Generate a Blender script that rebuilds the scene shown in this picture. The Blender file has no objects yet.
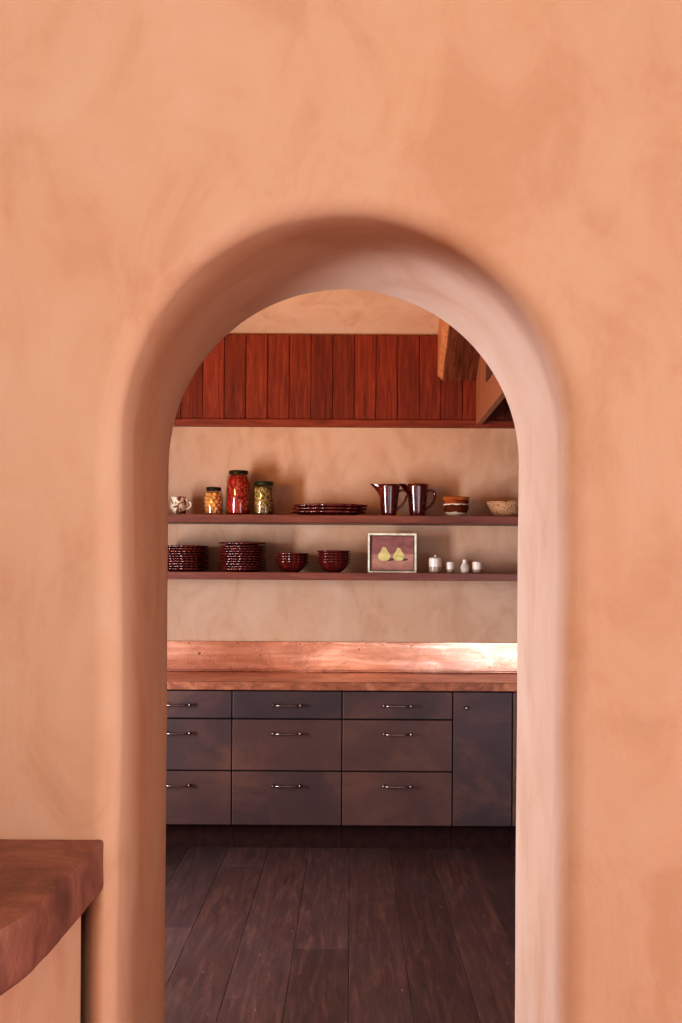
import bpy, bmesh, math, random
from mathutils import Vector, Matrix, noise

PI = math.pi
rng = random.Random(7)
scene = bpy.context.scene
COL = scene.collection

# ------------------------------------------------------------------ measure
F, VX, VY, CAM_H, ROLL = 1180.0, 351.0, 578.0, 1.443, 0.0058
def at(px, py, Y):
    """photograph pixel at a depth Y (m) -> metric X, Z"""
    u, v = px - VX, py - VY
    c, s = math.cos(ROLL), math.sin(ROLL)
    u0, v0 = u * c + v * s, -u * s + v * c
    return u0 * Y / F, CAM_H - v0 * Y / F

WALL_F, WALL_B = 2.25, 2.87          # arch wall, camera side and kitchen side
BACK = 6.82                          # kitchen back wall
CAB = 6.20                           # drawer fronts
SHELF_F = 6.54

# ------------------------------------------------------------------ nodes
def s2l(c):
    def f(v):
        v /= 255.0
        return v / 12.92 if v <= 0.04045 else ((v + 0.055) / 1.055) ** 2.4
    return (f(c[0]), f(c[1]), f(c[2]), 1.0)

class NT:
    def __init__(self, name):
        self.m = bpy.data.materials.new(name)
        self.m.use_nodes = True
        self.t = self.m.node_tree
        self.t.nodes.clear()
        self.out = self.n('ShaderNodeOutputMaterial')
    def n(self, typ, **kw):
        nd = self.t.nodes.new(typ)
        for k, v in kw.items():
            if k.startswith('i_'):
                nd.inputs[k[2:].replace('_', ' ')].default_value = v
            else:
                setattr(nd, k, v)
        return nd
    def l(self, a, b):
        self.t.links.new(a, b)
    def coord(self, scale=(1, 1, 1), kind='obj', rot=(0, 0, 0)):
        mp = self.n('ShaderNodeMapping')
        mp.inputs['Scale'].default_value = scale
        mp.inputs['Rotation'].default_value = rot
        if kind == 'pos':
            g = self.n('ShaderNodeNewGeometry')
            self.l(g.outputs['Position'], mp.inputs['Vector'])
        else:
            g = self.n('ShaderNodeTexCoord')
            self.l(g.outputs['Object'], mp.inputs['Vector'])
        return mp.outputs['Vector']
    def noise(self, vec, scale, detail=4, rough=0.55, dist=0.0):
        nd = self.n('ShaderNodeTexNoise')
        nd.inputs['Scale'].default_value = scale
        nd.inputs['Detail'].default_value = detail
        nd.inputs['Roughness'].default_value = rough
        nd.inputs['Distortion'].default_value = dist
        self.l(vec, nd.inputs['Vector'])
        return nd.outputs['Fac']
    def ramp(self, fac, stops):
        r = self.n('ShaderNodeValToRGB')
        el = r.color_ramp.elements
        while len(el) < len(stops):
            el.new(0.5)
        for e, (p, c) in zip(el, stops):
            e.position = p
            e.color = s2l(c) if len(c) == 3 else c
        self.l(fac, r.inputs['Fac'])
        return r.outputs['Color']
    def mix(self, fac, a, b, mode='MIX'):
        m = self.n('ShaderNodeMix', data_type='RGBA', blend_type=mode)
        if isinstance(fac, (int, float)):
            m.inputs[0].default_value = fac
        else:
            self.l(fac, m.inputs[0])
        for i, v in ((6, a), (7, b)):
            if isinstance(v, tuple):
                m.inputs[i].default_value = s2l(v) if len(v) == 3 else v
            else:
                self.l(v, m.inputs[i])
        return m.outputs[2]
    def math(self, op, a, b=0.0, clamp=False):
        m = self.n('ShaderNodeMath', operation=op, use_clamp=clamp)
        for i, v in ((0, a), (1, b)):
            if isinstance(v, (int, float)):
                m.inputs[i].default_value = v
            else:
                self.l(v, m.inputs[i])
        return m.outputs[0]
    def bsdf(self, color, rough=0.5, metal=0.0, spec=0.5, bump=None, bstr=0.2, bdist=0.01, coat=0.0):
        b = self.n('ShaderNodeBsdfPrincipled')
        for k, v in (('Base Color', color), ('Roughness', rough), ('Metallic', metal)):
            if isinstance(v, tuple):
                b.inputs[k].default_value = s2l(v) if len(v) == 3 else v
            elif isinstance(v, (int, float)):
                b.inputs[k].default_value = v
            else:
                self.l(v, b.inputs[k])
        b.inputs['Specular IOR Level'].default_value = spec
        b.inputs['Coat Weight'].default_value = coat
        if coat: b.inputs['Coat Roughness'].default_value = 0.08
        if bump is not None:
            bp = self.n('ShaderNodeBump')
            bp.inputs['Strength'].default_value = bstr
            bp.inputs['Distance'].default_value = bdist
            self.l(bump, bp.inputs['Height'])
            self.l(bp.outputs['Normal'], b.inputs['Normal'])
        self.l(b.outputs['BSDF'], self.out.inputs['Surface'])
        return b

def mat_plaster(name, base, warm, pale, dark, vstretch=0.6):
    t = NT(name)
    v = t.coord((1, 1, vstretch), 'pos')
    big = t.noise(v, 1.6, 5, 0.6, 0.6)
    mid = t.noise(v, 5.5, 5, 0.62, 0.8)
    fin = t.noise(v, 60, 4, 0.6)
    c = t.ramp(big, [(0.34, warm), (0.5, base), (0.66, pale)])
    c2 = t.ramp(mid, [(0.35, dark), (0.5, base), (0.66, pale)])
    c = t.mix(0.5, c, c2)
    pits = t.ramp(t.noise(t.coord((1, 1, 1), 'pos'), 26, 2, 0.4), [(0.255, (0, 0, 0)), (0.275, (255, 255, 255))])
    c = t.mix(t.math('MULTIPLY', t.math('SUBTRACT', 1.0, pits), 0.10), c, dark)
    h = t.math('ADD', t.math('MULTIPLY', mid, 1.0), t.math('MULTIPLY', fin, 0.10))
    t.bsdf(c, 0.72, 0, 0.25, h, 0.13, 0.02)
    return t.m

def mat_wood(name, c1, c2, c3, axis='z', rough=0.45, spec=0.4, attr=None):
    t = NT(name)
    sc = {'z': (18, 18, 1.3), 'x': (1.3, 18, 18), 'y': (18, 1.3, 18)}[axis]
    v = t.coord(sc, 'pos')
    g = t.noise(v, 2.2, 6, 0.65, 1.2)
    g2 = t.noise(v, 9, 5, 0.7, 0.3)
    c = t.ramp(g, [(0.3, c1), (0.5, c2), (0.7, c3)])
    c = t.mix(t.math('MULTIPLY', g2, 0.5), c, c1)
    if attr:
        a = t.n('ShaderNodeAttribute', attribute_name=attr)
        c = t.mix(1.0, c, a.outputs['Color'], 'MULTIPLY')
    t.bsdf(c, rough, 0, spec, g2, 0.15, 0.004)
    return t.m

def mat_simple(name, c, rough=0.5, metal=0.0, spec=0.5, coat=0.0, var=0.12, scale=20):
    t = NT(name)
    n = t.noise(t.coord(), scale, 3)
    lo = tuple(max(0, x * (1 - var)) for x in c)
    hi = tuple(min(255, x * (1 + var)) for x in c)
    t.bsdf(t.ramp(n, [(0.35, lo), (0.65, hi)]), rough, metal, spec, coat=coat)
    return t.m

M = {}
M['bounce_terracotta'] = mat_simple('terracotta_bounce_floor', (196, 146, 120), 0.7)
M['plaster'] = mat_plaster('plaster_peach', (202, 164, 142), (202, 157, 129), (206, 174, 155), (188, 146, 122))
M['lime'] = mat_plaster('plaster_pale', (196, 170, 150), (196, 166, 142), (200, 176, 158), (188, 160, 140))
M['plaster_k'] = mat_plaster('plaster_kitchen', (198, 159, 131), (193, 149, 116), (202, 168, 143), (178, 136, 106))
M['redwood'] = mat_wood('redwood', (84, 30, 16), (120, 46, 26), (150, 66, 38), 'z', 0.55, 0.22, 'tint')
M['redwood_x'] = mat_wood('redwood_batten', (92, 34, 18), (132, 54, 30), (152, 70, 42), 'x', 0.5, 0.3)
def mat_beam():
    t = NT('beam_wood')
    g = t.noise(t.coord((22, 1.4, 1.4)), 2.0, 5, 0.65, 0.8)
    t.bsdf(t.ramp(g, [(0.3, (66, 30, 18)), (0.5, (98, 50, 30)), (0.72, (140, 80, 50))]), 0.6, 0, 0.2, g, 0.2, 0.006)
    return t.m
M['beam'] = mat_beam()
M['beam_lit_side'] = mat_wood('beam_painted_light_side', (150, 88, 54), (184, 116, 74), (206, 144, 98), 'z', 0.55, 0.3)  # lighter wood on the rafter's left faces, light from the left painted in
M['hoodwood'] = mat_wood('hood_wood', (132, 76, 50), (156, 94, 62), (176, 114, 80), 'z', 0.5, 0.3)

def mat_floor():
    t = NT('dark_floorboards')
    v = t.coord((14, 1.2, 1), 'pos')
    g = t.noise(v, 2.4, 6, 0.7, 0.8)
    g2 = t.noise(v, 12, 5, 0.7)
    w = t.noise(t.coord((1, 0.8, 1), 'pos'), 2.6, 4, 0.6, 0.4)
    c = t.ramp(g, [(0.3, (46, 26, 22)), (0.52, (74, 46, 39)), (0.72, (112, 76, 65))])
    c = t.mix(t.math('MULTIPLY', w, 0.85), c, (68, 54, 56))
    a = t.n('ShaderNodeAttribute', attribute_name='tint')
    c = t.mix(1.0, c, a.outputs['Color'], 'MULTIPLY')
    sp = t.ramp(t.noise(t.coord((1, 0.45, 1), 'pos'), 46, 2, 0.5), [(0.735, (0, 0, 0)), (0.77, (255, 255, 255))])
    c = t.mix(t.math('MULTIPLY', sp, 0.5), c, (190, 150, 130))
    r = t.math('ADD', 0.36, t.math('MULTIPLY', w, 0.25))
    t.bsdf(c, r, 0, 0.42, g2, 0.18, 0.004)
    return t.m
M['floor'] = mat_floor()

def mat_copper(name, tarnish=0.35, rough=0.28, metal=1.0):
    t = NT(name)
    v = t.coord((0.5, 3, 6), 'pos')
    streak = t.noise(v, 5, 5, 0.65, 0.5)
    blot = t.noise(t.coord((1, 1, 1.6), 'pos'), 4.2, 6, 0.65, 0.9)
    c = t.ramp(streak, [(0.3, (190, 130, 104)), (0.5, (208, 152, 128)), (0.7, (230, 182, 160))])
    dk = t.ramp(blot, [(0.42, (0, 0, 0)), (0.68, (255, 255, 255))])
    c = t.mix(t.math('MULTIPLY', dk, tarnish), c, (122, 62, 40))
    sp = t.ramp(t.noise(t.coord((1, 1, 1), 'pos'), 34, 2, 0.5), [(0.70, (0, 0, 0)), (0.73, (255, 255, 255))])
    c = t.mix(t.math('MULTIPLY', sp, 0.7), c, (84, 44, 32))
    r = t.math('ADD', rough, t.math('MULTIPLY', blot, 0.16))
    t.bsdf(c, r, metal, 0.5, streak, 0.05, 0.004)
    return t.m
M['copper'] = mat_copper('copper_sheet', 0.4, 0.19)
M['copper_top'] = mat_copper('copper_worktop', 0.45, 0.3)
def mat_edge():
    t = NT('copper_tarnished_edge')
    n = t.noise(t.coord((1, 1, 1.5), 'pos'), 9, 6, 0.7, 0.8)
    t.bsdf(t.ramp(n, [(0.3, (104, 56, 40)), (0.5, (146, 86, 60)), (0.7, (186, 120, 88))]), 0.5, 0.35, 0.4, n, 0.1, 0.004)
    return t.m
M['copper_edge'] = mat_edge()

def mat_patina():
    t = NT('patinated_dark_metal')
    v = t.coord((1, 1, 1.3), 'pos')
    n = t.noise(v, 2.6, 6, 0.62, 0.7)
    n2 = t.noise(v, 9, 6, 0.68, 0.5)
    c = t.ramp(n, [(0.32, (48, 38, 42)), (0.5, (65, 47, 49)), (0.68, (98, 66, 56))])
    c = t.mix(t.math('MULTIPLY', n2, 0.4), c, (60, 42, 44))
    oi = t.n('ShaderNodeObjectInfo')
    c = t.mix(t.math('MULTIPLY', oi.outputs['Random'], 0.30), c, (112, 70, 52))
    r = t.math('ADD', 0.40, t.math('MULTIPLY', n2, 0.2))
    t.bsdf(c, r, 0.45, 0.5, n2, 0.06, 0.004)
    return t.m
M['patina'] = mat_patina()
M['black'] = mat_simple('dark_shadow_metal', (26, 18, 18), 0.6, 0.2, 0.2)
M['sliver'] = mat_simple('brown_sliver', (92, 58, 46), 0.5, 0.3)
M['plinth'] = mat_simple('plinth_dark', (44, 24, 21), 0.85, 0.0, 0.08)
M['pull'] = mat_simple('pull_metal', (140, 122, 116), 0.28, 1.0)

def mat_shelf():
    t = NT('oxblood_shelf')
    v = t.coord((1.2, 14, 14), 'pos')
    n = t.noise(v, 2.5, 5, 0.6, 0.6)
    c = t.ramp(n, [(0.3, (98, 47, 35)), (0.5, (117, 60, 45)), (0.72, (140, 77, 57))])
    t.bsdf(c, 0.42, 0, 0.4, n, 0.08, 0.004)
    return t.m
M['shelf'] = mat_shelf()

def mat_slab():
    t = NT('charred_copper_slab')
    v = t.coord((1, 1, 1), 'pos')
    n = t.noise(v, 7, 6, 0.65, 0.8)
    n2 = t.noise(t.coord((1, 1, 0.8), 'pos'), 26, 5, 0.7)
    c = t.ramp(n, [(0.3, (106, 67, 57)), (0.5, (138, 88, 76)), (0.7, (166, 112, 96))])
    c = t.mix(t.math('MULTIPLY', n2, 0.35), c, (64, 32, 28))
    t.bsdf(c, 0.5, 0.1, 0.4, n2, 0.35, 0.012)
    return t.m
M['slab'] = mat_slab()

def mat_oxblood(name='oxblood_glaze', c=((58, 13, 11), (86, 24, 19), (112, 38, 30))):
    t = NT(name)
    n = t.noise(t.coord(), 14, 3)
    t.bsdf(t.ramp(n, [(0.3, c[0]), (0.5, c[1]), (0.75, c[2])]), 0.16, 0, 0.6, coat=0.4)
    return t.m
M['ox'] = mat_oxblood()
M['ox2'] = mat_oxblood('pitcher_glaze', ((54, 12, 8), (84, 22, 14), (116, 38, 24)))
M['amber'] = mat_oxblood('amber_glaze', ((120, 52, 16), (164, 84, 32), (196, 116, 54)))
M['brownglaze'] = mat_oxblood('brown_glaze', ((92, 36, 14), (128, 58, 26), (160, 84, 40)))

def mat_drip(name, top, bottom, z0, amp=0.02, top2=None):
    """two-tone glaze, the border wavy"""
    t = NT(name)
    v = t.coord()
    sx = t.n('ShaderNodeSeparateXYZ'); t.l(v, sx.inputs[0])
    w = t.noise(v, 22, 2)
    z = t.math('ADD', sx.outputs['Z'], t.math('MULTIPLY', t.math('SUBTRACT', w, 0.5), amp))
    f = t.math('GREATER_THAN', z, z0)
    t.bsdf(t.mix(f, bottom, top), 0.25, 0, 0.5, coat=0.2)
    return t.m
M['drip1'] = mat_drip('brown_over_cream_glaze', (92, 38, 20), (222, 206, 184), 0.023, 0.022)
M['drip2'] = mat_drip('cream_band_glaze', (222, 202, 176), (88, 32, 18), 0.043, 0.024)
M['salt'] = mat_drip('cream_and_clay', (226, 210, 194), (168, 138, 112), 0.036, 0.0)
M['salt_s'] = mat_drip('cream_and_clay_small', (224, 206, 190), (160, 128, 102), 0.022, 0.0)
M['cream'] = mat_simple('cream_ceramic', (222, 206, 188), 0.35)

def mat_speckle(name, base, spot, scale, lo, hi, rough=0.5):
    t = NT(name)
    n = t.noise(t.coord(), scale, 4, 0.6, 0.6)
    t.bsdf(t.ramp(n, [(lo, base), (hi, spot)]), rough, 0, 0.4, n, 0.1, 0.003)
    return t.m
M['splatter'] = mat_speckle('splatter_ware', (228, 208, 180), (116, 58, 36), 34, 0.50, 0.55, 0.3)
M['stone'] = mat_speckle('speckled_stoneware', (186, 138, 100), (116, 76, 52), 75, 0.46, 0.66, 0.8)
M['lid'] = mat_simple('jar_lid', (62, 52, 34), 0.3, 0.7)
M['lid_green'] = mat_simple('jar_lid_green', (52, 60, 34), 0.3, 0.6)
M['chickpea'] = mat_simple('chickpeas', (228, 150, 76), 0.35, 0, 0.5, 0, 0.18, 30)
def mat_pickle(name, cs, scale):
    t = NT(name)
    n = t.noise(t.coord(), scale, 2, 0.5)
    t.bsdf(t.ramp(n, [(0.34, cs[0]), (0.44, cs[1]), (0.55, cs[2]), (0.68, cs[3])]), 0.5, 0, 0.2)
    return t.m
M['chilli'] = mat_pickle('red_pickle', ((84, 8, 6), (150, 20, 14), (184, 40, 24), (214, 104, 60)), 75)
M['olive'] = mat_pickle('olive_pickle', ((52, 30, 14), (112, 82, 36), (158, 124, 64), (206, 178, 116)), 80)

def mat_glass():
    t = NT('clear_jar_glass')
    lw = t.n('ShaderNodeLayerWeight'); lw.inputs['Blend'].default_value = 0.5
    tr = t.n('ShaderNodeBsdfTransparent'); tr.inputs['Color'].default_value = (0.97, 0.97, 0.95, 1)
    gl = t.n('ShaderNodeBsdfGlossy'); gl.inputs['Roughness'].default_value = 0.03
    nz = t.noise(t.coord(), 8, 2)
    f = t.math('POWER', lw.outputs['Facing'], 3.2)
    f = t.math('ADD', t.math('MULTIPLY', f, 0.45), t.math('ADD', 0.05, t.math('MULTIPLY', nz, 0.01)), clamp=True)
    mx = t.n('ShaderNodeMixShader')
    t.l(f, mx.inputs[0]); t.l(tr.outputs[0], mx.inputs[1]); t.l(gl.outputs[0], mx.inputs[2])
    t.l(mx.outputs[0], t.out.inputs['Surface'])
    return t.m
M['glass'] = mat_glass()
M['frame'] = mat_simple('cream_frame', (252, 238, 204), 0.6)
M['frame_in'] = mat_simple('dark_frame_rebate', (70, 34, 26), 0.6)
M['art_bg'] = mat_speckle('painted_wall', (156, 98, 92), (128, 78, 74), 18, 0.35, 0.65, 0.6)
M['art_table'] = mat_speckle('painted_table', (190, 136, 118), (164, 112, 98), 14, 0.35, 0.65, 0.6)
M['art_pear'] = mat_speckle('painted_pear', (222, 206, 136), (182, 164, 92), 30, 0.4, 0.7, 0.6)
M['art_shade'] = mat_simple('painted_shadow', (112, 66, 58), 0.6)
M['art_stem'] = mat_simple('painted_stem', (80, 52, 36), 0.6)
def mat_mesh():
    t = NT('vent_mesh')
    v = t.n('ShaderNodeTexVoronoi'); v.inputs['Scale'].default_value = 90
    v.inputs['Randomness'].default_value = 0.0
    t.l(t.coord(), v.inputs['Vector'])
    t.bsdf(t.ramp(v.outputs['Distance'], [(0.25, (18, 8, 6)), (0.45, (84, 40, 24))]), 0.6)
    return t.m
M['vent'] = mat_mesh()

# ------------------------------------------------------------------ mesh helpers
def link(name, bm, mats, parent=None, smooth=False, angle=None):
    me = bpy.data.meshes.new(name)
    bmesh.ops.recalc_face_normals(bm, faces=bm.faces)
    bm.to_mesh(me); bm.free()
    for m in (mats if isinstance(mats, (list, tuple)) else [mats]):
        me.materials.append(m)
    if smooth:
        for p in me.polygons: p.use_smooth = True
        if angle is not None:
            me.set_sharp_from_angle(angle=angle)
    o = bpy.data.objects.new(name, me)
    COL.objects.link(o)
    if parent: o.parent = parent
    return o

def thing(name, label, cat, loc=(0, 0, 0), rotz=0.0, group=None):
    o = bpy.data.objects.new(name, None)
    o.empty_display_size = 0.05
    COL.objects.link(o)
    o.location = loc; o.rotation_euler = (0, 0, rotz)
    return tag(o, label, cat, group)
def tag(o, label, cat, group=None):
    o['label'] = label; o['category'] = cat
    if group: o['group'] = group
    return o
def struct(name, bm, mats, **kw):
    o = link(name, bm, mats, **kw)
    o['kind'] = 'structure'
    return o
def dup(root, loc, rotz, label, group=None):
    r = root.copy(); COL.objects.link(r)
    r.location = loc; r.rotation_euler = (0, 0, rotz); r['label'] = label
    if group: r['group'] = group
    for ch in list(root.children):
        c = ch.copy(); COL.objects.link(c); c.parent = r
        for g in list(ch.children):
            d = g.copy(); COL.objects.link(d); d.parent = c
    return r

def add_box(bm, x0, x1, y0, y1, z0, z1, bev=0.0, mi=0, seg=2):
    r = bmesh.ops.create_cube(bm, size=1.0)
    vs = r['verts']
    for v in vs:
        v.co = Vector((x0 + (v.co.x + .5) * (x1 - x0), y0 + (v.co.y + .5) * (y1 - y0), z0 + (v.co.z + .5) * (z1 - z0)))
    fs = {f for v in vs for f in v.link_faces}
    for f in fs: f.material_index = mi
    if bev > 0:
        es = {e for v in vs for e in v.link_edges}
        bmesh.ops.bevel(bm, geom=list(es), offset=bev, segments=seg, affect='EDGES', profile=0.5)
    return vs
def box(*a, **k):
    bm = bmesh.new(); add_box(bm, *a, **k); return bm

def add_lathe(bm, prof, seg=48, mod=None, cx=0, cy=0, cz=0, mi=0):
    """prof: (r, z) from the axis out and back; mod(theta, r, z) -> (r, z)"""
    rings = []
    for r, z in prof:
        if r < 1e-6:
            rings.append([bm.verts.new((cx, cy, cz + z))]); continue
        ring = []
        for i in range(seg):
            a = 2 * PI * i / seg
            rr, zz = mod(a, r, z) if mod else (r, z)
            ring.append(bm.verts.new((cx + rr * math.cos(a), cy + rr * math.sin(a), cz + zz)))
        rings.append(ring)
    for A, B in zip(rings, rings[1:]):
        for i in range(seg):
            j = (i + 1) % seg
            if len(A) == 1 and len(B) == 1: continue
            if len(A) == 1: f = bm.faces.new((A[0], B[i], B[j]))
            elif len(B) == 1: f = bm.faces.new((A[i], A[j], B[0]))
            else: f = bm.faces.new((A[i], A[j], B[j], B[i]))
            f.material_index = mi
    return bm
def lathe(prof, **k):
    bm = bmesh.new(); add_lathe(bm, prof, **k); return bm

def add_tube(bm, pts, rad, seg=10, caps=True, flat=1.0):
    pts = [Vector(p) for p in pts]
    n = len(pts); rings = []
    up = None
    for i, p in enumerate(pts):
        d = (pts[min(i + 1, n - 1)] - pts[max(i - 1, 0)]).normalized()
        if up is None:
            up = Vector((0, 1, 0)) if abs(d.y) < 0.9 else Vector((0, 0, 1))
        s = d.cross(up).normalized(); up = s.cross(d).normalized()
        r = rad[i] if isinstance(rad, (list, tuple)) else rad
        rings.append([bm.verts.new(p + s * (r * math.cos(2 * PI * k / seg)) + up * (r * flat * math.sin(2 * PI * k / seg))) for k in range(seg)])
    for A, B in zip(rings, rings[1:]):
        for k in range(seg):
            j = (k + 1) % seg
            bm.faces.new((A[k], A[j], B[j], B[k]))
    if caps:
        bm.faces.new(rings[0]); bm.faces.new(list(reversed(rings[-1])))
    return bm

# ------------------------------------------------------------------ the setting
# floorboards: one mesh of planks, butt joints where the photograph shows them
def build_floor():
    bm = bmesh.new()
    tl = bm.loops.layers.float_color.new('tint')
    W, G = 0.2145, 0.0007
    joints = {-1: [4.59], 0: [5.23], -2: [4.03], 3: [5.85], -4: [4.86], 1: [3.3], 2: [6.05], -3: [5.9]}
    tints = {(-1, 0): (0.98, .86, .82), (0, 0): (1.25, 1.1, 1.0)}
    for k in range(-13, 13):
        js = list(joints.get(k, [4.0 + rng.random() * 2.4]))
        y = js[0]
        while y > -2.7:
            y -= 1.9 + rng.random() * 1.1; js.append(y)
        js = sorted([max(-2.7, j) for j in js] + [BACK + 0.05])
        x0, x1 = k * W + G, (k + 1) * W - G
        for y0, y1 in zip(js, js[1:]):
            if y1 - y0 < 0.05: continue
            nf = len(bm.faces)
            add_box(bm, x0, x1, y0 + 0.001, y1 - 0.001, -0.02, 0.0, 0.0012, seg=1)
            v = rng.uniform(0.7, 1.3); w = rng.uniform(-0.04, 0.12)
            c = (v + w, v, v - w * 0.6, 1)
            bm.faces.ensure_lookup_table()
            for f in bm.faces[nf:]:
                for l in f.loops: l[tl] = c
    nf = len(bm.faces)
    add_box(bm, -13 * W, 13 * W, -2.7, BACK + .05, -0.06, -0.021)
    bm.faces.ensure_lookup_table()
    for f in bm.faces[nf:]:
        for l in f.loops: l[tl] = (0.2, 0.15, 0.14, 1)
    struct('floor', bm, M['floor'])
build_floor()

# arch wall ----------------------------------------------------------
AX, AR, ATOP = -0.0195, 0.4235, 2.141
SPR = ATOP - AR
def build_arch_wall():
    bm = bmesh.new()
    path = []                      # (point x, z, outward nx, nz)
    nv, na = 36, 64
    for i in range(nv):
        path.append((AX - AR - 0.005 * max(0.0, 1 - SPR * i / nv / 1.5), SPR * i / nv, -1.0, 0.0))
    for i in range(na + 1):
        a = PI - PI * i / na
        path.append((AX + AR * math.cos(a), SPR + AR * math.sin(a), math.cos(a), math.sin(a)))
    for i in range(nv - 1, -1, -1):
        path.append((AX + AR, SPR * i / nv, 1.0, 0.0))
    R = 0.046
    sect = [(0.012, WALL_B), (0.003, WALL_B - 0.003), (0.0, WALL_B - 0.012)]
    for i in range(1, 12):
        sect.append((0.0, WALL_B - 0.012 + (WALL_F + R - WALL_B + 0.012) * i / 12))
    for i in range(0, 11):
        a = PI / 2 * i / 10
        sect.append((R * (1 - math.cos(a)), WALL_F + R - R * math.sin(a)))
    # under the counter the left jamb turns back behind the plastered base as a rounded nose
    for k in range(1, 9): sect.append((R + 0.034 * k / 8, WALL_F))
    cols = []
    for (x, z, nx, nz) in path:
        col = []
        for (o, y) in sect:
            if nx < 0 and nz == 0.0 and z < 0.89 and o > 0.024 and y < WALL_F + 0.04:
                y += 0.046 * ((o - 0.024) / 0.046) ** 1.35
            w = noise.noise(Vector((x * 2.2, y * 3.0, z * 2.2))) * 0.006
            if y > WALL_B - 0.05: w *= 0.4
            col.append(bm.verts.new((x + nx * (o + w), y, max(0.0, z + nz * (o + w)))))
        cols.append(col)
    for A, B in zip(cols, cols[1:]):
        for i in range(len(sect) - 1):
            bm.faces.new((A[i], B[i], B[i + 1], A[i + 1]))
    X0, X1, ZT = -2.4, 2.4, 4.9
    def face(idx, y):
        ring, mid = [], []
        for (x, z, nx, nz), col in zip(path, cols):
            if z < SPR and nz == 0.0:
                q = (X0 if nx < 0 else X1, z)
            else:
                ts = []
                if nx < -1e-6: ts.append((X0 - AX) / nx)
                if nx > 1e-6: ts.append((X1 - AX) / nx)
                if nz > 1e-6: ts.append((ZT - SPR) / nz)
                tt = min(ts); q = (AX + nx * tt, SPR + nz * tt)
            ring.append(bm.verts.new((q[0], y, q[1])))
        ins = [c[idx] for c in cols]
        for i in range(len(path) - 1):
            bm.faces.new((ins[i], ins[i + 1], ring[i + 1], ring[i]))
        # corner fills
        for i in range(len(path) - 1):
            a, b = ring[i].co, ring[i + 1].co
            if abs(a.x - b.x) > 1e-4 and abs(a.z - b.z) > 1e-4:
                c = bm.verts.new((X0 if a.x < AX else X1, y, ZT)) if (a.x <= X0 + 1e-4 or b.x >= X1 - 1e-4) else None
                if c: bm.faces.new((ring[i], ring[i + 1], c))
        return ring
    face(len(sect) - 1, WALL_F)
    face(0, WALL_B)
    struct('wall_front', bm, M['plaster'], smooth=True, angle=math.radians(50))
build_arch_wall()

# kitchen shell
KL, KR = -2.45, 2.35
SL = math.tan(math.radians(29))
CZ = at(341, 335, BACK)[1]         # ceiling springs from the wall just over the planks
struct('wall_back', box(KL - .1, KR + .1, BACK, BACK + 0.12, 0, 3.2), M['plaster_k'])
def sloped_ceiling():
    bm = bmesh.new()
    y1 = 3.9
    z1 = CZ + (BACK - y1) * SL
    pts = [(BACK, CZ), (y1, z1), (WALL_B, z1)]
    top = [(WALL_B, z1 + .1), (y1, z1 + .1), (BACK, CZ + .1)]
    loop = pts + top
    A = [bm.verts.new((KL - .1, y, z)) for y, z in loop]
    B = [bm.verts.new((KR + .1, y, z)) for y, z in loop]
    n = len(loop)
    for i in range(n):
        j = (i + 1) % n
        bm.faces.new((A[i], A[j], B[j], B[i]))
    bm.faces.new(A); bm.faces.new(B)
    return bm
struct('ceiling', sloped_ceiling(), M['plaster_k'])
# left kitchen wall with a tall glazed opening (out of sight) that lets the daylight in
WY0, WY1, WZ0, WZ1 = 4.1, 4.75, 0.35, 1.85
bm = bmesh.new()
add_box(bm, KL - .12, KL, WALL_B, WY0, 0, 4.6)
add_box(bm, KL - .12, KL, WY1, BACK + .1, 0, 4.6)
add_box(bm, KL - .12, KL, WY0, WY1, 0, WZ0)
add_box(bm, KL - .12, KL, WY0, WY1, WZ1, 4.6)
struct('wall_left', bm, M['plaster_k'])
struct('wall_right', box(KR, KR + .12, WALL_B, BACK + .1, 0, 4.6), M['redwood_x'])

struct('floor_near_bounce', box(-2.2, 2.2, -2.7, 2.15, 0.0005, 0.004), M['bounce_terracotta'])  # unseen pale layer over the boards, added to bounce light upward
# near room (behind the camera, seen only as bounced light)
struct('wall_near_left', box(-2.3, -2.2, -2.7, WALL_F, 0, 3.1), M['lime'])
struct('wall_near_right', box(2.2, 2.3, -2.7, WALL_F, 0, 3.1), M['lime'])
struct('wall_near_back', box(-2.3, 2.3, -2.8, -2.7, 0, 3.1), M['lime'])
struct('ceiling_near', box(-2.3, 2.3, -2.8, WALL_F, 3.0, 3.1), M['lime'])

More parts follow.
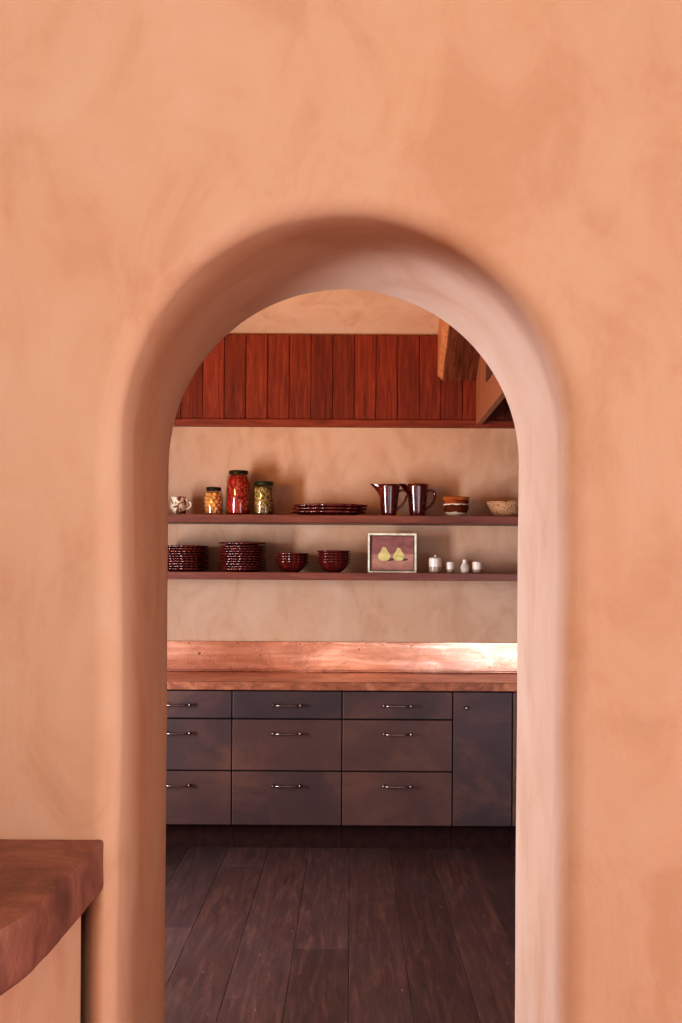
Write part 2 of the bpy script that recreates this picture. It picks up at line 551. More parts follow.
# ------------------------------------------------------------------ plank panelling on the back wall
PY = BACK - 0.03
def panelling():
    zt, zb = CZ, at(341, 419.5, PY)[1]
    t = thing('wall_panelling', 'wide band of vertical reddish wood planks on the back wall above the shelves', 'wall panelling', (0, PY, zb))
    bm = bmesh.new(); tl = bm.loops.layers.float_color.new('tint')
    pitch = 0.1248
    xs = at(246, 380, PY)[0]
    tones = {-3: 0.85, -2: 0.95, -1: 1.28, 0: 0.88, 1: 1.12, 2: 1.0, 3: 0.92, 4: 0.78, 5: 0.82, 6: 1.05, 7: 1.0, 8: 0.92, 9: 0.98, 10: 0.9}
    for k in range(-11, 17):
        x0 = xs + (k - 1) * pitch
        nf = len(bm.faces)
        add_box(bm, x0 + .0012, x0 + pitch - .0012, 0, 0.029, 0.0, zt - zb - 0.004, 0.0025, seg=1)
        v = tones.get(k, rng.uniform(.8, 1.15)); bm.faces.ensure_lookup_table()
        for f in bm.faces[nf:]:
            for l in f.loops: l[tl] = (v, v * rng.uniform(.97, 1.03), v, 1)
    nf = len(bm.faces)
    add_box(bm, xs - 12 * pitch, xs + 16 * pitch, 0.01, 0.0295, 0.0, zt - zb - 0.006)
    bm.faces.ensure_lookup_table()
    for f in bm.faces[nf:]:
        for l in f.loops: l[tl] = (.25, .25, .25, 1)
    link('planks', bm, M['redwood'], t)
    zb2 = at(341, 427, PY)[1] - zb
    b = link('batten', box(xs - 12 * pitch, xs + 16 * pitch, -0.014, 0.0295, zb2, -0.001, 0.003), M['redwood_x'], t)
    b['label'] = 'lighter horizontal strip along the bottom of the planks'
panelling()

# sloping rafter
def rafter():
    xl, zb = at(437.6, 380.5, PY)
    t = thing('ceiling_beam', 'dark timber rafter sloping up from the plank band beside the wooden hood', 'beam', (xl, PY, zb))
    bm = bmesh.new()
    L, H, W = 2.3, 0.30, 0.228
    ch = 0.03
    def sec(s):                               # s along the slope towards the camera
        y, z = -s * math.cos(math.radians(29)), s * math.sin(math.radians(29))
        return [(ch, y, z), (W - .01, y, z), (W, y, z + .01), (W, y, z + H), (0, y, z + H), (0, y, z + .026)]
    n = 14; prev = None
    for i in range(n + 1):
        ring = []
        for j, p in enumerate(sec(L * i / n)):
            w = 0.005 * noise.noise(Vector((j * 3.1, i * 0.8, 1.7)))
            ring.append(bm.verts.new((p[0] + (w if j in (0, 5) else 0), p[1], p[2] + (w if j in (0, 1) else 0))))
        if prev:
            for k in range(6):
                m = (k + 1) % 6
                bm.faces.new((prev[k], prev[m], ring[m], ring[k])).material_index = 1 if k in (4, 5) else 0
        else:
            bm.faces.new(ring)
        prev = ring
    bm.faces.new(prev)
    link('timber', bm, [M['beam'], M['beam_lit_side']], t)
rafter()

# wooden hood, side panel towards the left
def hood():
    xl, zb = at(476.0, 424.5, PY - .016)
    t = thing('range_hood', 'wooden box hood with a small dark side vent, beside the sloping beam', 'range hood', (xl, PY - .016, zb))
    D, Wd, Hh, th = 1.35, 1.0, 0.98, 0.036
    link('side_panel', box(0, th, -D, 0, 0, Hh, 0.004), M['hoodwood'], t)
    link('side_panel', box(Wd - th, Wd, -D, 0, 0, Hh, 0.004), M['hoodwood'], t)
    link('front_panel', box(th + .001, Wd - th - .001, -D, -D + th, 0, Hh, 0.004), M['hoodwood'], t)
    link('inner_lining', box(th + .001, Wd - th - .001, -D + th + .001, 0, 0.16, 0.2), M['black'], t)
    bm = bmesh.new()
    y0 = -0.50; z0 = 0.115
    add_box(bm, -0.006, -0.0005, -0.80, -0.535, 0.155, 0.40)
    v = link('vent', bm, M['vent'], t); v['label'] = 'small dark perforated vent grille'
hood()

# ------------------------------------------------------------------ shelves
def shelf(py_top, py_bot, label):
    zt = at(341, py_top, SHELF_F)[1]; zb = at(341, py_bot, SHELF_F)[1]
    bm = box(-1.30, 1.33, SHELF_F, BACK - .0005, zb, zt, 0.003)
    o = link('wall_shelf', bm, M['shelf'])
    tag(o, label, 'shelf')
    return zt
Z_UP = shelf(515.0, 522.8, 'upper long brown floating shelf carrying jars and pitchers')
Z_LO = shelf(572.6, 580.2, 'lower long brown floating shelf carrying stacked plates and a picture')

# ------------------------------------------------------------------ base cabinets
def hx(px, py=760, Y=CAB): return at(px, py, Y)[0]
def hz(py, px=341, Y=CAB): return at(px, py, Y)[1]
FT = 0.022                                  # front thickness
Z_CAB_TOP = hz(691.2); Z_CAB_BOT = hz(825.5)
ROWS = [(hz(691.6), hz(718.8)), (hz(720.0), hz(770.8)), (hz(772.0), hz(825.5))]
def pull_bm(w):
    bm = bmesh.new()
    for s in (-1, 1):
        x = s * w / 2
        add_tube(bm, [(x, 0, 0), (x, -0.022, 0), (x, -0.030, 0), (x, -0.034, 0)], [0.0052, 0.0052, 0.0088, 0.0050], 12)
        bmesh.ops.create_uvsphere(bm, u_segments=12, v_segments=8, radius=0.0092, matrix=Matrix.Translation((x, -0.031, 0)))
    add_tube(bm, [(-w / 2, -0.031, -.001), (-w / 6, -0.032, -.003), (w / 6, -0.032, -.003), (w / 2, -0.031, -.001)], 0.0042, 10)
    return bm
def cabinet_shell(t, w):
    d = BACK - CAB - .002
    link('carcass', box(-w / 2 + .001, w / 2 - .001, FT + .001, d, Z_CAB_BOT + .004, Z_CAB_TOP, 0), M['black'], t)
    link('plinth', box(-w / 2 + .001, w / 2 - .001, 0.105, d - 0.1, 0.0, Z_CAB_BOT + .003, 0), M['plinth'], t)
def drawer_cabinet(x0, x1, label):
    w = x1 - x0; g = 0.0026
    t = thing('drawer_cabinet', label, 'cabinet', ((x0 + x1) / 2, CAB, 0))
    cabinet_shell(t, w)
    for i, (z1, z0) in enumerate(ROWS):
        d = link('drawer', box(-w / 2 + g, w / 2 - g, 0, FT, z0, z1, 0.0028), M['patina'], t)
        zc = (z0 + z1) / 2 if i == 0 else z1 - 0.0705
        h = link('handle', pull_bm(0.142), M['pull'], d, smooth=True)
        h.location = (0.0, 0.001, zc)
        h['label'] = 'slim polished metal bar pull'
    return t
drawer_cabinet(hx(121.5), hx(231.8), 'dark metal drawer cabinet beside the left jamb, its left part hidden')
drawer_cabinet(hx(231.8), hx(342.0), 'dark metal drawer cabinet in the middle, below the stacked bowls')
drawer_cabinet(hx(342.0), hx(452.6), 'brownest dark metal drawer cabinet, between middle drawers and narrow door')
def door_cabinet(x0, x1, label):
    w = x1 - x0; g = 0.0026
    t = thing('door_cabinet', label, 'cabinet', ((x0 + x1) / 2, CAB, 0))
    cabinet_shell(t, w)
    d = link('door', box(-w / 2 + g, w / 2 - g, 0, FT, Z_CAB_BOT, Z_CAB_TOP - .002, 0.0022), M['patina'], t)
    bm = bmesh.new()
    add_tube(bm, [(0, 0, 0), (0, -0.024, 0)], 0.0052, 12)
    bmesh.ops.create_uvsphere(bm, u_segments=14, v_segments=10, radius=0.0105, matrix=Matrix.Translation((0, -0.030, 0)))
    k = link('knob', bm, M['pull'], d, smooth=True)
    k.location = (hx(466.5, 708) - (x0 + x1) / 2, 0.001, hz(707.6, 466))
    k['label'] = 'small polished round knob'
door_cabinet(hx(452.6), hx(512.4), 'narrow dark metal cabinet with one tall plain door and a knob')
def end_cabinet(x0, x1):
    w = x1 - x0
    t = thing('end_cabinet', 'thin brown sliver of cabinet against the right jamb', 'cabinet', ((x0 + x1) / 2, CAB, 0))
    cabinet_shell(t, w)
    link('door', box(-w / 2 + .0026, w / 2 - .0026, 0, FT, Z_CAB_BOT, Z_CAB_TOP - .002, 0.0022), M['sliver'], t)
end_cabinet(hx(512.4), hx(600))

# copper worktop and upstand
Z_CT = hz(681.6); Z_CB = hz(690.4)
def worktop():
    bm = bmesh.new()
    add_box(bm, -1.235, 1.33, CAB - 0.022, BACK - .0005, Z_CB, Z_CT, 0.004)
    bm.normal_update()
    for f in bm.faces:
        if f.calc_center_median().y < CAB - .02 and f.normal.y < -.5: f.material_index = 1
    o = link('worktop', bm, [M['copper_top'], M['copper_edge']])
    tag(o, 'long copper worktop with a tarnished front edge over the dark drawers', 'worktop')
    zt = at(341, 641.8, BACK - .012)[1]
    bm = bmesh.new()
    add_box(bm, -1.235, 1.33, BACK - .013, BACK - .0005, Z_CT + .0005, zt, 0.002)
    add_box(bm, -1.235, 1.33, BACK - .019, BACK - .013, Z_CT + .0005, Z_CT + .012, 0.003)
    o = link('splashback', bm, M['copper'])
    tag(o, 'shiny copper splashback strip standing along the back of the worktop', 'splashback')
worktop()

# ------------------------------------------------------------------ crockery
def scallop(n, amp, r0):
    def f(a, r, z):
        k = max(0.0, min(1.0, (r - r0) / (0.4 * r0)))
        return r * (1 + amp * k * math.cos(n * a)), z
    return f
ORD = ['top', 'second from the top', 'third from the top', 'fourth from the top', 'fifth from the top', 'sixth from the top',
       'seventh from the top', 'eighth from the top', 'ninth from the top', 'tenth from the top', 'eleventh from the top', 'bottom']
def ordinal(i, n):                            # i counted from the bottom
    return 'bottom' if i == 0 else ORD[n - 1 - i]

def plate_bm(R=0.130):
    prof = [(0, 0.004), (0.078, 0.004), (0.082, 0.0), (0.088, 0.0), (0.092, 0.004), (0.112, 0.0095), (R - .008, 0.0105), (R - .001, 0.0108), (R + .0010, 0.0130), (R + .0010, 0.0180),
            (R - .001, 0.0205), (R - .008, 0.0200), (0.112, 0.0155), (0.094, 0.0098), (0.086, 0.0088), (0, 0.0088)]
    return lathe(prof, seg=120, mod=scallop(30, 0.020, 0.09))
first_plate = None
def plate_stack(px, n, where, pitch, group):
    global first_plate
    x = at(px, 560, 6.68)[0]
    for i in range(n):
        lab = 'oxblood plate, %s of the %s' % (ordinal(i, n), where)
        loc = (x + rng.uniform(-.002, .002), 6.68 + rng.uniform(-.0015, .0015), Z_LO + .0005 + i * pitch)
        if first_plate is None:
            o = link('dinner_plate', plate_bm(), M['ox'], smooth=True, angle=math.radians(60))
            tag(o, lab, 'plate', group); first_plate = o
            o.location = loc
        else:
            o = dup(first_plate, loc, rng.uniform(0, 6), lab, group)
        o.rotation_euler = (0, 0, rng.uniform(0, 6))
    return o
plate_stack(185.0, 10, 'plate stack cut off by the left jamb', 0.0140, 'plates in the stack by the left jamb')
o = plate_stack(242.3, 11, 'tall plate stack beside the bowls', 0.0142, 'plates in the taller stack')
o.location.z += 0.0072
o.rotation_euler = (math.radians(2.8), 0, 0.0)

# scalloped bowls
def fluted(n, amp):
    def f(a, r, z):
        k = max(0.0, min(1.0, (z - 0.012) / 0.03))
        return r * (1 + amp * k * (abs(math.cos(n * a / 2)) - 0.6)), z
    return f
def bowl_bm(R=0.0865, H=0.060):
    ctl = [(0.036, 0.003), (0.050, 0.010), (0.062, 0.020), (0.0710, 0.031), (0.0775, 0.042), (0.0830, 0.053), (R, H)]
    out = ctl[:-1] + [(R - .001, H - .0055), (R + .0045, H - .0045), (R + .0065, H - .001), (R + .0045, H + .0025), (R - .0005, H + .003)]
    inn = [(r - 0.0036, z + 0.0025) for r, z in reversed(ctl)]
    prof = [(0, 0.0), (0.033, 0.0)] + out + inn + [(0, 0.0055)]
    return lathe(prof, seg=96, mod=fluted(22, 0.05))
first_bowl = None
def bowl_stack(px, n, where, pitch, group):
    global first_bowl
    x = at(px, 560, 6.66)[0]
    for i in range(n):
        lab = 'oxblood fluted bowl, %s of the %s' % (ordinal(i, n), where)
        loc = (x + rng.uniform(-.0015, .0015), 6.66, Z_LO + .0005 + i * pitch)
        if first_bowl is None:
            o = link('fluted_bowl', bowl_bm(), M['ox'], smooth=True, angle=math.radians(60))
            tag(o, lab, 'bowl', group); first_bowl = o; o.location = loc
        else:
            o = dup(first_bowl, loc, 0, lab, group)
        o.rotation_euler = (0, 0, 0.08)
        o.location.x = x
bowl_stack(292.3, 4, 'bowl stack beside the tall plates', 0.0150, 'bowls in the stack beside the plates')
bowl_stack(333.8, 5, 'bowl stack beside the pear picture', 0.0152, 'bowls in the stack beside the picture')

# oval platters on the upper shelf
def platter_bm():
    prof = [(0, 0.003), (0.140, 0.003), (0.146, 0.0), (0.152, 0.003), (0.176, 0.012), (0.194, 0.0150), (0.204, 0.0152), (0.2070, 0.0180), (0.2070, 0.0230),
            (0.204, 0.0262), (0.194, 0.0250), (0.176, 0.0185), (0.150, 0.0095), (0, 0.0085)]
    bm = lathe(prof, seg=132, mod=scallop(26, 0.024, 0.15))
    for v in bm.verts: v.co.y *= 0.60
    return bm
p0 = None
for i, w in enumerate(('bottom', 'middle', 'top')):
    lab = 'oval oxblood platter with scalloped rim, %s of three on the upper shelf' % w
    x = at(329.0, 510, 6.67)[0]
    loc = (x + (-.004, .003, .006)[i], 6.675, Z_UP + .0005 + i * 0.0185)
    if p0 is None:
        p0 = link('serving_platter', platter_bm(), M['ox'], smooth=True, angle=math.radians(60))
        tag(p0, lab, 'platter', 'platters stacked on the upper shelf'); p0.location = loc
    else:
        dup(p0, loc, (0, .02, -.015)[i], lab, 'platters stacked on the upper shelf')

# pitchers
def pitcher(px, Y, rotz, label, scale=1.0):
    x = at(px, 500, Y)[0]
    t = thing('pitcher', label, 'pitcher', (x, Y, Z_UP + .0005), rotz, 'glazed pitchers on the upper shelf')
    R0, R1, H = 0.0405, 0.0610, 0.178
    def mod(a, r, z):
        # spout towards -x, near the rim only
        d = math.atan2(math.sin(a - PI), math.cos(a - PI))
        k = max(0.0, (z - 0.105) / (H - 0.105)) ** 1.7
        s = math.exp(-(d / 0.34) ** 2)
        return r + 0.047 * k * s, z + 0.003 * k * s
    prof = [(0, 0.0), (R0 - .003, 0.0)]
    N = 14
    for i in range(N + 1):
        u = i / N
        prof.append((R0 + (R1 - R0) * u ** 0.9, 0.002 + (H - 0.004) * u))
    prof += [(R1 - .0015, H), (R1 - .0045, H - .001)]
    for i in range(N - 1, -1, -1):
        u = i / N
        prof.append((R0 - .005 + (R1 - R0) * u ** 0.9, 0.008 + (H - 0.012) * u))
    prof.append((0, 0.008))
    t.scale = (scale,) * 3
    link('body', lathe(prof, seg=64, mod=mod), M['ox2'], t, smooth=True, angle=math.radians(60))
    pts = []
    ctrl = [(0.052, 0.140), (0.074, 0.147), (0.092, 0.138), (0.098, 0.116), (0.090, 0.088), (0.072, 0.062), (0.050, 0.044), (0.043, 0.034)]
    for i in range(len(ctrl) - 1):
        for k in range(4):
            u = k / 4
            p0_, p1, p2, p3 = [Vector(ctrl[max(0, min(len(ctrl) - 1, i + d))]) for d in (-1, 0, 1, 2)]
            q = 0.5 * ((2 * p1) + (-p0_ + p2) * u + (2 * p0_ - 5 * p1 + 4 * p2 - p3) * u * u + (-p0_ + 3 * p1 - 3 * p2 + p3) * u ** 3)
            pts.append((q.x, 0, q.y))
    pts.append((ctrl[-1][0], 0, ctrl[-1][1]))
    bm = add_tube(bmesh.new(), pts, 0.0068, 12, True, 1.35)
    link('handle', bm, M['ox2'], t, smooth=True)
    return t
pitcher(389.0, 6.645, 0.0, 'left of the two dark brown glazed pitchers, beside the platters')
pitcher(417.4, 6.70, 0.10, 'right of the two dark brown glazed pitchers, beside the small bowls', 1.035)

# small brown and cream bowls
def small_bowl_bm(R=0.0735, H=0.052):
    k = R / 0.0735
    prof = [(0, 0), (0.034 * k, 0.0), (0.044 * k, 0.004), (0.054 * k, 0.012), (0.0625 * k, 0.024), (0.0690 * k, 0.038), (R, H - .002), (R - .0018, H), (R - .0035, H - .002),
            (0.0662 * k, 0.0395), (0.0600 * k, 0.0260), (0.052 * k, 0.0148), (0.042 * k, 0.0068), (0, 0.0050)]
    return lathe(prof, seg=56)
x = at(456.0, 505, 6.66)[0]
for i, (mk, lab, R) in enumerate((('drip1', 'brown glazed bowl with a cream base, bottom of the small stack by the pitcher', .0735),
                              ('drip2', 'dark brown bowl with a cream band, second from the bottom of the small stack', .0750),
                              ('brownglaze', 'brown glazed bowl, second from the top of the small stack', .0765),
                              ('amber', 'amber glazed bowl on top of the small stack by the pitcher', .0775))):
    o = link('glazed_bowl', small_bowl_bm(R, 0.050), M[mk], smooth=True, angle=math.radians(60))
    tag(o, lab, 'bowl', 'glazed bowls stacked on the upper shelf')
    o.location = (x + (0, .002, -.001, .001)[i], 6.66, Z_UP + .0005 + i * 0.0200)
    o.rotation_euler = (0, (0, .012, -.012, -.008)[i], i * 1.3)

# rough bowl at the right end
def rough_bowl():
    def mod(a, r, z):
        n = noise.noise(Vector((math.cos(a) * 1.6, math.sin(a) * 1.6, z * 14)))
        top = max(0.0, (z - 0.03) / 0.06)
        d = math.atan2(math.sin(a + PI * 0.56), math.cos(a + PI * 0.56))
        notch = math.exp(-(d / 0.10) ** 2) * 0.012 * top
        return r * (1 + 0.03 * n), z + top * (0.006 * n) - notch
    prof = [(0, 0), (0.066, 0), (0.074, 0.006), (0.088, 0.028), (0.104, 0.058), (0.114, 0.080), (0.113, 0.086), (0.106, 0.086), (0.098, 0.066), (0.082, 0.034), (0.066, 0.016), (0, 0.012)]
    o = link('rough_bowl', lathe(prof, seg=72, mod=mod), M['stone'], smooth=True, angle=math.radians(60))
    tag(o, 'rough speckled tan bowl with uneven rim at the right end of the upper shelf', 'bowl')
    o.location = (at(507.0, 505, 6.67)[0], 6.67, Z_UP + .0005)
rough_bowl()

# splatter cup
def cup():
    t = thing('creamer_cup', 'small cream cup splattered with brown at the left end of the upper shelf', 'cup', (at(178.4, 505, 6.66)[0], 6.66, Z_UP + .0005), -0.15)
    prof = [(0, 0), (0.034, 0), (0.038, 0.004), (0.0445, 0.024), (0.0455, 0.045), (0.042, 0.070), (0.0405, 0.088), (0.043, 0.1005), (0.0415, 0.103), (0.039, 0.101),
            (0.037, 0.088), (0.039, 0.068), (0.042, 0.044), (0.041, 0.024), (0.034, 0.008), (0, 0.007)]
    link('body', lathe(prof, seg=48), M['splatter'], t, smooth=True, angle=math.radians(60))
    pts = [(0.0395 + 0.035 * math.sin(PI * i / 16) ** 0.8, 0, 0.088 - 0.06 * i / 16) for i in range(17)]
    link('handle', add_tube(bmesh.new(), pts, 0.0055, 10), M['splatter'], t, smooth=True)
cup()

# preserving jars
def jar(px, Y, R, H, neck, contents, lidm, label, shoulder, lid_r):
    t = thing('preserve_jar', label, 'jar', (at(px, 495, Y)[0], Y, Z_UP + .0005), 0, 'jars of preserves on the upper shelf')
    lh = 0.020; top = H - lh * 0.75
    prof = [(0, 0.0), (R * .86, 0.0), (R * .97, 0.004), (R, 0.012), (R, shoulder), (R * .985, shoulder + .010)]
    for i in range(1, 7):
        u = i / 6
        prof.append((neck + (R * .97 - neck) * math.cos(u * PI / 2), shoulder + .012 + (top - .016 - shoulder) * math.sin(u * PI / 2)))
    prof += [(neck, top - .002)]
    inner = [(r - 0.0025 if r > .004 else 0, z + (0.004 if z < .002 else 0)) for r, z in prof]
    link('glass', lathe(prof + list(reversed(inner)), seg=56), M['glass'], t, smooth=True, angle=math.radians(70))
    # contents
    if contents == 'chickpea':
        bm = bmesh.new(); r = 0.0125; z = 0.016
        k = 0
        while z < top - 0.010:
            rr = (R - 0.004 - r) if z < shoulder else (R - 0.004 - r) - (R - neck) * ((z - shoulder) / (top - .016 - shoulder)) ** 1.6
            n = int(2 * PI * rr / (2 * r * 0.98))
            for i in range(n):
                a = 2 * PI * (i + 0.5 * (k % 2)) / n
                s = rng.uniform(.9, 1.06)
                bmesh.ops.create_icosphere(bm, subdivisions=2, radius=r * s,
                    matrix=Matrix.Translation((rr * math.cos(a), rr * math.sin(a), z + rng.uniform(-.002, .002))))
            z += r * 1.62; k += 1
        add_lathe(bm, [(0, 0.008), (R - .011, 0.006), (R - .011, shoulder), (neck - .011, top - .012), (0, top - .012)], 24)
        c = link('preserved_chickpeas', bm, M['chickpea'], t, smooth=True)
    else:
        bm = bmesh.new()
        rc = R - 0.004
        pr = [(0, 0.006), (rc * .9, 0.007), (rc, 0.014)]
        for i in range(1, 20): pr.append((rc, 0.014 + (shoulder - .014) * i / 19))
        pr += [(rc * .97, shoulder + .010), (rc * .5 + neck * .5, shoulder * .4 + top * .6 - .012), (neck * .97, top - .012), (0, top - .010)]
        sc = 60 if contents == 'chilli' else 85
        def mod(a, r, z):
            n = noise.noise(Vector((math.cos(a) * R * sc, math.sin(a) * R * sc, z * sc)))
            return r - 0.003 + 0.0028 * n, z
        add_lathe(bm, pr, 96, mod)
        c = link('preserved_chillies' if contents == 'chilli' else 'preserved_olives', bm, M[contents], t, smooth=True)
    c['kind'] = 'stuff'
    # lid
    lp = [(0, H), (lid_r - .004, H), (lid_r - .001, H - .0015), (lid_r, H - .004), (lid_r, H - lh + .001), (lid_r - .0015, H - lh), (neck + .0006, H - lh), (neck + .0006, top), (0, top)]
    link('lid', lathe(lp, seg=56), M[lidm], t, smooth=True, angle=math.radians(40))
jar(213.6, 6.66, 0.0555, 0.158, 0.0405, 'chickpea', 'lid', 'shortest jar, filled with golden chickpeas under a dark lid', 0.104, 0.0435)
jar(238.4, 6.66, 0.0695, 0.252, 0.0520, 'chilli', 'lid', 'tallest jar, filled with red preserved chillies', 0.190, 0.0560)
jar(263.9, 6.66, 0.0590, 0.191, 0.0530, 'olive', 'lid_green', 'straight jar of olive green preserves right of the red jar', 0.152, 0.0555)

# ------------------------------------------------------------------ picture of two pears
def picture():
    Y = 6.64
    x0 = at(368.0, 553, Y)[0]; x1 = at(416.6, 553, Y)[0]
    W = x1 - x0; H = (573.2 - 533.6) * Y / F
    t = thing('framed_picture', 'small cream framed picture of two yellow pears leaning on the lower shelf', 'picture', ((x0 + x1) / 2, Y, Z_LO + .001))
    t.rotation_euler = (math.radians(-3.0), 0, 0)
    fw, fd = 0.0105, 0.03
    bm = bmesh.new()
    add_box(bm, -W / 2, W / 2, 0, fd, 0, fw, .0012)
    add_box(bm, -W / 2, W / 2, 0, fd, H - fw, H, .0012)
    add_box(bm, -W / 2, -W / 2 + fw, 0, fd, fw, H - fw, .0012)
    add_box(bm, W / 2 - fw, W / 2, 0, fd, fw, H - fw, .0012)
    # dark rebate behind the front lip
    link('frame', bm, M['frame'], t)
    link('rebate', box(-W / 2 + fw, W / 2 - fw, 0.020, fd, fw, H - fw), M['frame_in'], t)
    # canvas: wall, table, pears and their painted shadows in one mesh
    bm = bmesh.new()
    a = fw + 0.0055
    cx0, cx1, cz0, cz1 = -W / 2 + a, W / 2 - a, a, H - a
    zt = cz0 + (cz1 - cz0) * 0.47
    add_box(bm, cx0, cx1, 0.012, 0.0198, zt, cz1, mi=0)
    add_box(bm, cx0, cx1, 0.012, 0.0198, cz0, zt, mi=1)
    def poly(pts, y, mi):
        f = bm.faces.new([bm.verts.new((px, y, pz)) for px, pz in pts]); f.material_index = mi
    def pear(cx, cz, s):
        poly([(cx + .022 * s + .036 * s * math.cos(b), cz + .008 * s + .009 * s * math.sin(b)) for b in [2 * PI * i / 24 for i in range(24)]], 0.0117, 3)
        ctl = [(0, 0), (.018, .001), (.031, .012), (.035, .026), (.031, .040), (.022, .051), (.015, .062), (.012, .072), (.007, .079), (0, .081)]
        pts = [(cx + r * s, cz + z * s) for r, z in ctl] + [(cx - r * s, cz + z * s) for r, z in reversed(ctl[1:-1])]
        poly(pts, 0.0113, 2)
        poly([(cx - .001, cz + .078 * s), (cx + .002, cz + .078 * s), (cx + .006, cz + .088 * s), (cx + .003, cz + .089 * s)], 0.0111, 4)
    pear(-W * 0.165, cz0 + .052, 1.0)
    pear(W * 0.135, cz0 + .053, 0.92)
    link('canvas', bm, [M['art_bg'], M['art_table'], M['art_pear'], M['art_shade'], M['art_stem']], t)
picture()

# ------------------------------------------------------------------ little two-tone pots
def rim_prof(R, H, th=.004, bulge=0.0):
    p = [(0, 0), (R * .86, 0), (R * .97, .004)]
    for i in range(1, 8):
        u = i / 8
        p.append((R * (1 + bulge * math.sin(u * PI)), .004 + (H - .006) * u))
    return p
def pots():
    Y = 6.65
    t = thing('lidded_canister', 'largest of the little cream and clay pots, with a knobbed lid', 'canister', (at(435.3, 565, Y)[0], Y, Z_LO + .0005))
    R, H = 0.0355, 0.080
    link('body', lathe(rim_prof(R, H, bulge=.02) + [(R, H), (R - .003, H), (R - .004, .006), (0, .006)], seg=44), M['salt'], t, smooth=True, angle=math.radians(60))
    link('lid', lathe([(0, H + .0006), (R - .001, H + .0006), (R - .0005, H + .003), (R - .006, H + .0075), (.010, H + .0095), (.0055, H + .011), (.0050, H + .014), (.0070, H + .017), (.0055, H + .021), (0, H + .0225)], seg=36), M['cream'], t, smooth=True, angle=math.radians(60))
    def cup(px, R, H, label):
        o = link('small_cup', lathe(rim_prof(R, H, bulge=.03) + [(R, H), (R - .0035, H + .001), (R - .005, H - .004), (R - .005, .008), (0, .006)], seg=40), M['salt_s'], smooth=True, angle=math.radians(60))
        tag(o, label, 'cup', 'small cream and clay cups'); o.location = (at(px, 565, Y)[0], Y, Z_LO + .0005)
    cup(450.4, 0.0215, 0.062, 'narrower small cream and clay cup, just right of the lidded canister')
    cup(477.3, 0.0270, 0.064, 'wider small cream and clay cup, last in the row of little pots')
    t = thing('bud_vase', 'small round cream vase with a narrow clay neck between two little cups', 'vase', (at(464.8, 565, Y)[0], Y, Z_LO + .0005))
    bm = lathe([(0, 0), (.016, 0), (.0205, .004), (.0242, .018), (.0245, .030), (.0215, .044), (.0145, .054), (.0120, .060)], seg=40)
    link('body', bm, M['cream'], t, smooth=True)
    link('neck', lathe([(.0121, .0595), (.0118, .068), (.0142, .076), (.0126, .0775), (.0095, .072), (.0090, .062)], seg=32), M['salt_s'], t, smooth=True)
pots()

# ------------------------------------------------------------------ counter end at lower left
Z_ST = CAM_H - 0.502; ST = 0.098
def side_counter():
    edge = [(-0.4705, 2.285), (-0.4705, 2.20), (-0.4705, 2.10), (-0.4715, 2.0), (-0.473, 1.90), (-0.476, 1.82), (-0.4815, 1.746), (-0.4965, 1.671), (-0.525, 1.59), (-0.575, 1.50), (-0.66, 1.41), (-0.78, 1.34), (-0.95, 1.30), (-1.4, 1.28), (-2.17, 1.28)]
    # densify
    pts = []
    for i in range(len(edge) - 1):
        p = [Vector(edge[max(0, min(len(edge) - 1, i + d))]) for d in (-1, 0, 1, 2)]
        for k in range(6):
            u = k / 6
            pts.append(0.5 * ((2 * p[1]) + (-p[0] + p[2]) * u + (2 * p[0] - 5 * p[1] + 4 * p[2] - p[3]) * u * u + (-p[0] + 3 * p[1] - 3 * p[2] + p[3]) * u ** 3))
    pts.append(Vector(edge[-1]))
    bm = bmesh.new()
    zs = [0.0, 0.003, 0.010, 0.030, 0.055, 0.075, 0.091, 0.0962, ST]
    ins = [0.005, 0.0015, 0.0, 0.0, 0.0, 0.0, 0.0, 0.002, 0.008]
    cols = []
    for i, p in enumerate(pts):
        a = pts[max(0, i - 1)]; b = pts[min(len(pts) - 1, i + 1)]
        d = (b - a).normalized(); nrm = Vector((d.y, -d.x))       # inward (left)
        if nrm.x > 0: nrm = -nrm
        col = []
        for z, s in zip(zs, ins):
            w = 0.0016 * noise.noise(Vector((p.x * 22, p.y * 22, z * 14)))
            q = p + nrm * (s + w)
            col.append(bm.verts.new((q.x, q.y, Z_ST - ST + z)))
        cols.append(col)
    for A, B in zip(cols, cols[1:]):
        for k in range(len(zs) - 1):
            bm.faces.new((A[k], B[k], B[k + 1], A[k + 1]))
    for idx in (0, -1):
        loop = [c[idx] for c in cols] + [bm.verts.new((-2.17, 2.285, Z_ST - ST + zs[idx]))]
        bm.faces.new(loop)
    o = link('stone_slab', bm, M['slab'], smooth=True, angle=math.radians(50))
    o.name = 'counter_slab'
    tag(o, 'thick dark brown counter slab with a curved rough edge, lower left corner', 'counter top')
    # plastered base, set back under the slab
    bm = bmesh.new()
    base = [(max(-2.17, p.x - 0.0405 - 0.02 * max(0, 1.6 - p.y)), p.y + (0.05 if p.y < 1.5 else 0)) for p in pts[::2] if p.y <= 2.249]
    base = [(base[0][0], WALL_F - .0005)] + base
    lo = [bm.verts.new((x, y, 0)) for x, y in base]; hi = [bm.verts.new((x, y, Z_ST - ST - .0005)) for x, y in base]
    for i in range(len(base) - 1): bm.faces.new((lo[i], lo[i + 1], hi[i + 1], hi[i]))
    for L in (lo, hi):
        bm.faces.new(L + [bm.verts.new((-2.17, WALL_F - .0005, L[0].co.z))])
    o = link('counter_base', bm, M['plaster'], smooth=True, angle=math.radians(40))
    tag(o, 'peach plastered base under the dark counter slab', 'counter base')
side_counter()

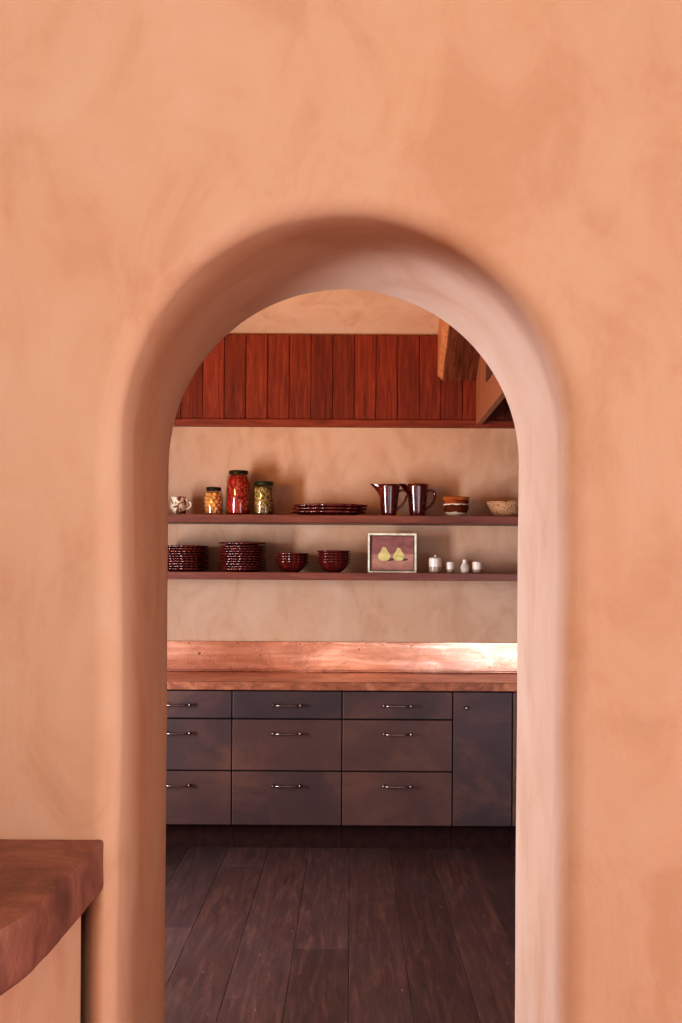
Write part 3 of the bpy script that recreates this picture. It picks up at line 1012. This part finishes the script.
# ------------------------------------------------------------------ light
def area(name, loc, target, sx, sy, power, color):
    L = bpy.data.lights.new(name, 'AREA'); L.shape = 'RECTANGLE'; L.size = sx; L.size_y = sy
    L.energy = power; L.color = color
    o = bpy.data.objects.new(name, L); COL.objects.link(o)
    o.location = loc
    o.rotation_euler = (Vector(target) - Vector(loc)).to_track_quat('-Z', 'Y').to_euler()
    return o
area('window_daylight', (KL - 0.06, (WY0 + WY1) / 2, (WZ0 + WZ1) / 2), (0.5, (WY0 + WY1) / 2, (WZ0 + WZ1) / 2), WY1 - WY0, WZ1 - WZ0, 152, (0.90, 0.96, 1.05))
l = area('kitchen_second_window', (1.55, WALL_B + 0.06, 0.95), (1.25, BACK, 0.75), 1.55, 1.2, 5.4, (0.80, 0.96, 1.14)); l.data.spread = math.radians(70)
l = area('kitchen_warm_fill', (-2.25, 3.5, 2.1), (0.15, BACK, 3.1), 0.4, 0.3, 6.0, (1.0, 0.48, 0.12)); l.data.spread = math.radians(46)  # added fill without a known source, warms the upper wall and ceiling
area('room_daylight', (-0.1, -0.5, 2.7), (0, 2.25, 2.2), 1.6, 0.5, 40, (1.0, 0.90, 0.72))
area('room_glass_door', (-0.65, -2.6, 1.3), (-0.65, 2.2, 1.3), 0.9, 2.2, 33, (1.0, 0.93, 0.91))
area('room_right_fill', (2.15, 0.3, 1.3), (-0.5, 1.6, 1.3), 1.3, 1.6, 20, (1.0, 0.93, 0.90))  # unseen fill added from the right to brighten the left jamb
area('side_fill', (2.1, 2.0, 0.8), (-0.5, 2.0, 0.7), 0.4, 1.4, 20, (1.0, 0.92, 0.88))  # added fill for the counter base and the left arch rounding
w = bpy.data.worlds.new('World'); scene.world = w; w.use_nodes = True
w.node_tree.nodes['Background'].inputs[0].default_value = (0.9, 0.8, 0.75, 1)
w.node_tree.nodes['Background'].inputs[1].default_value = 0.3

# ------------------------------------------------------------------ camera
cam = bpy.data.cameras.new('Camera'); co = bpy.data.objects.new('Camera', cam); COL.objects.link(co)
cam.sensor_fit = 'VERTICAL'; cam.sensor_height = 36.0; cam.lens = F / 1023 * 36
cam.shift_x = -(VX - 341.0) / 1023; cam.shift_y = (VY - 511.5) / 1023
co.location = (0, 0, CAM_H)
co.matrix_world = Matrix.Translation((0, 0, CAM_H)) @ Matrix.Rotation(math.radians(90), 4, 'X') @ Matrix.Rotation(ROLL, 4, 'Z')
cam.clip_start = 0.05
scene.camera = co
scene.view_settings.view_transform = 'Standard'
scene.view_settings.look = 'Medium High Contrast'
scene.view_settings.exposure = 0.06
scene.cycles.use_denoising = True
scene.cycles.max_bounces = 8
scene.cycles.diffuse_bounces = 5
scene.cycles.sample_clamp_indirect = 8
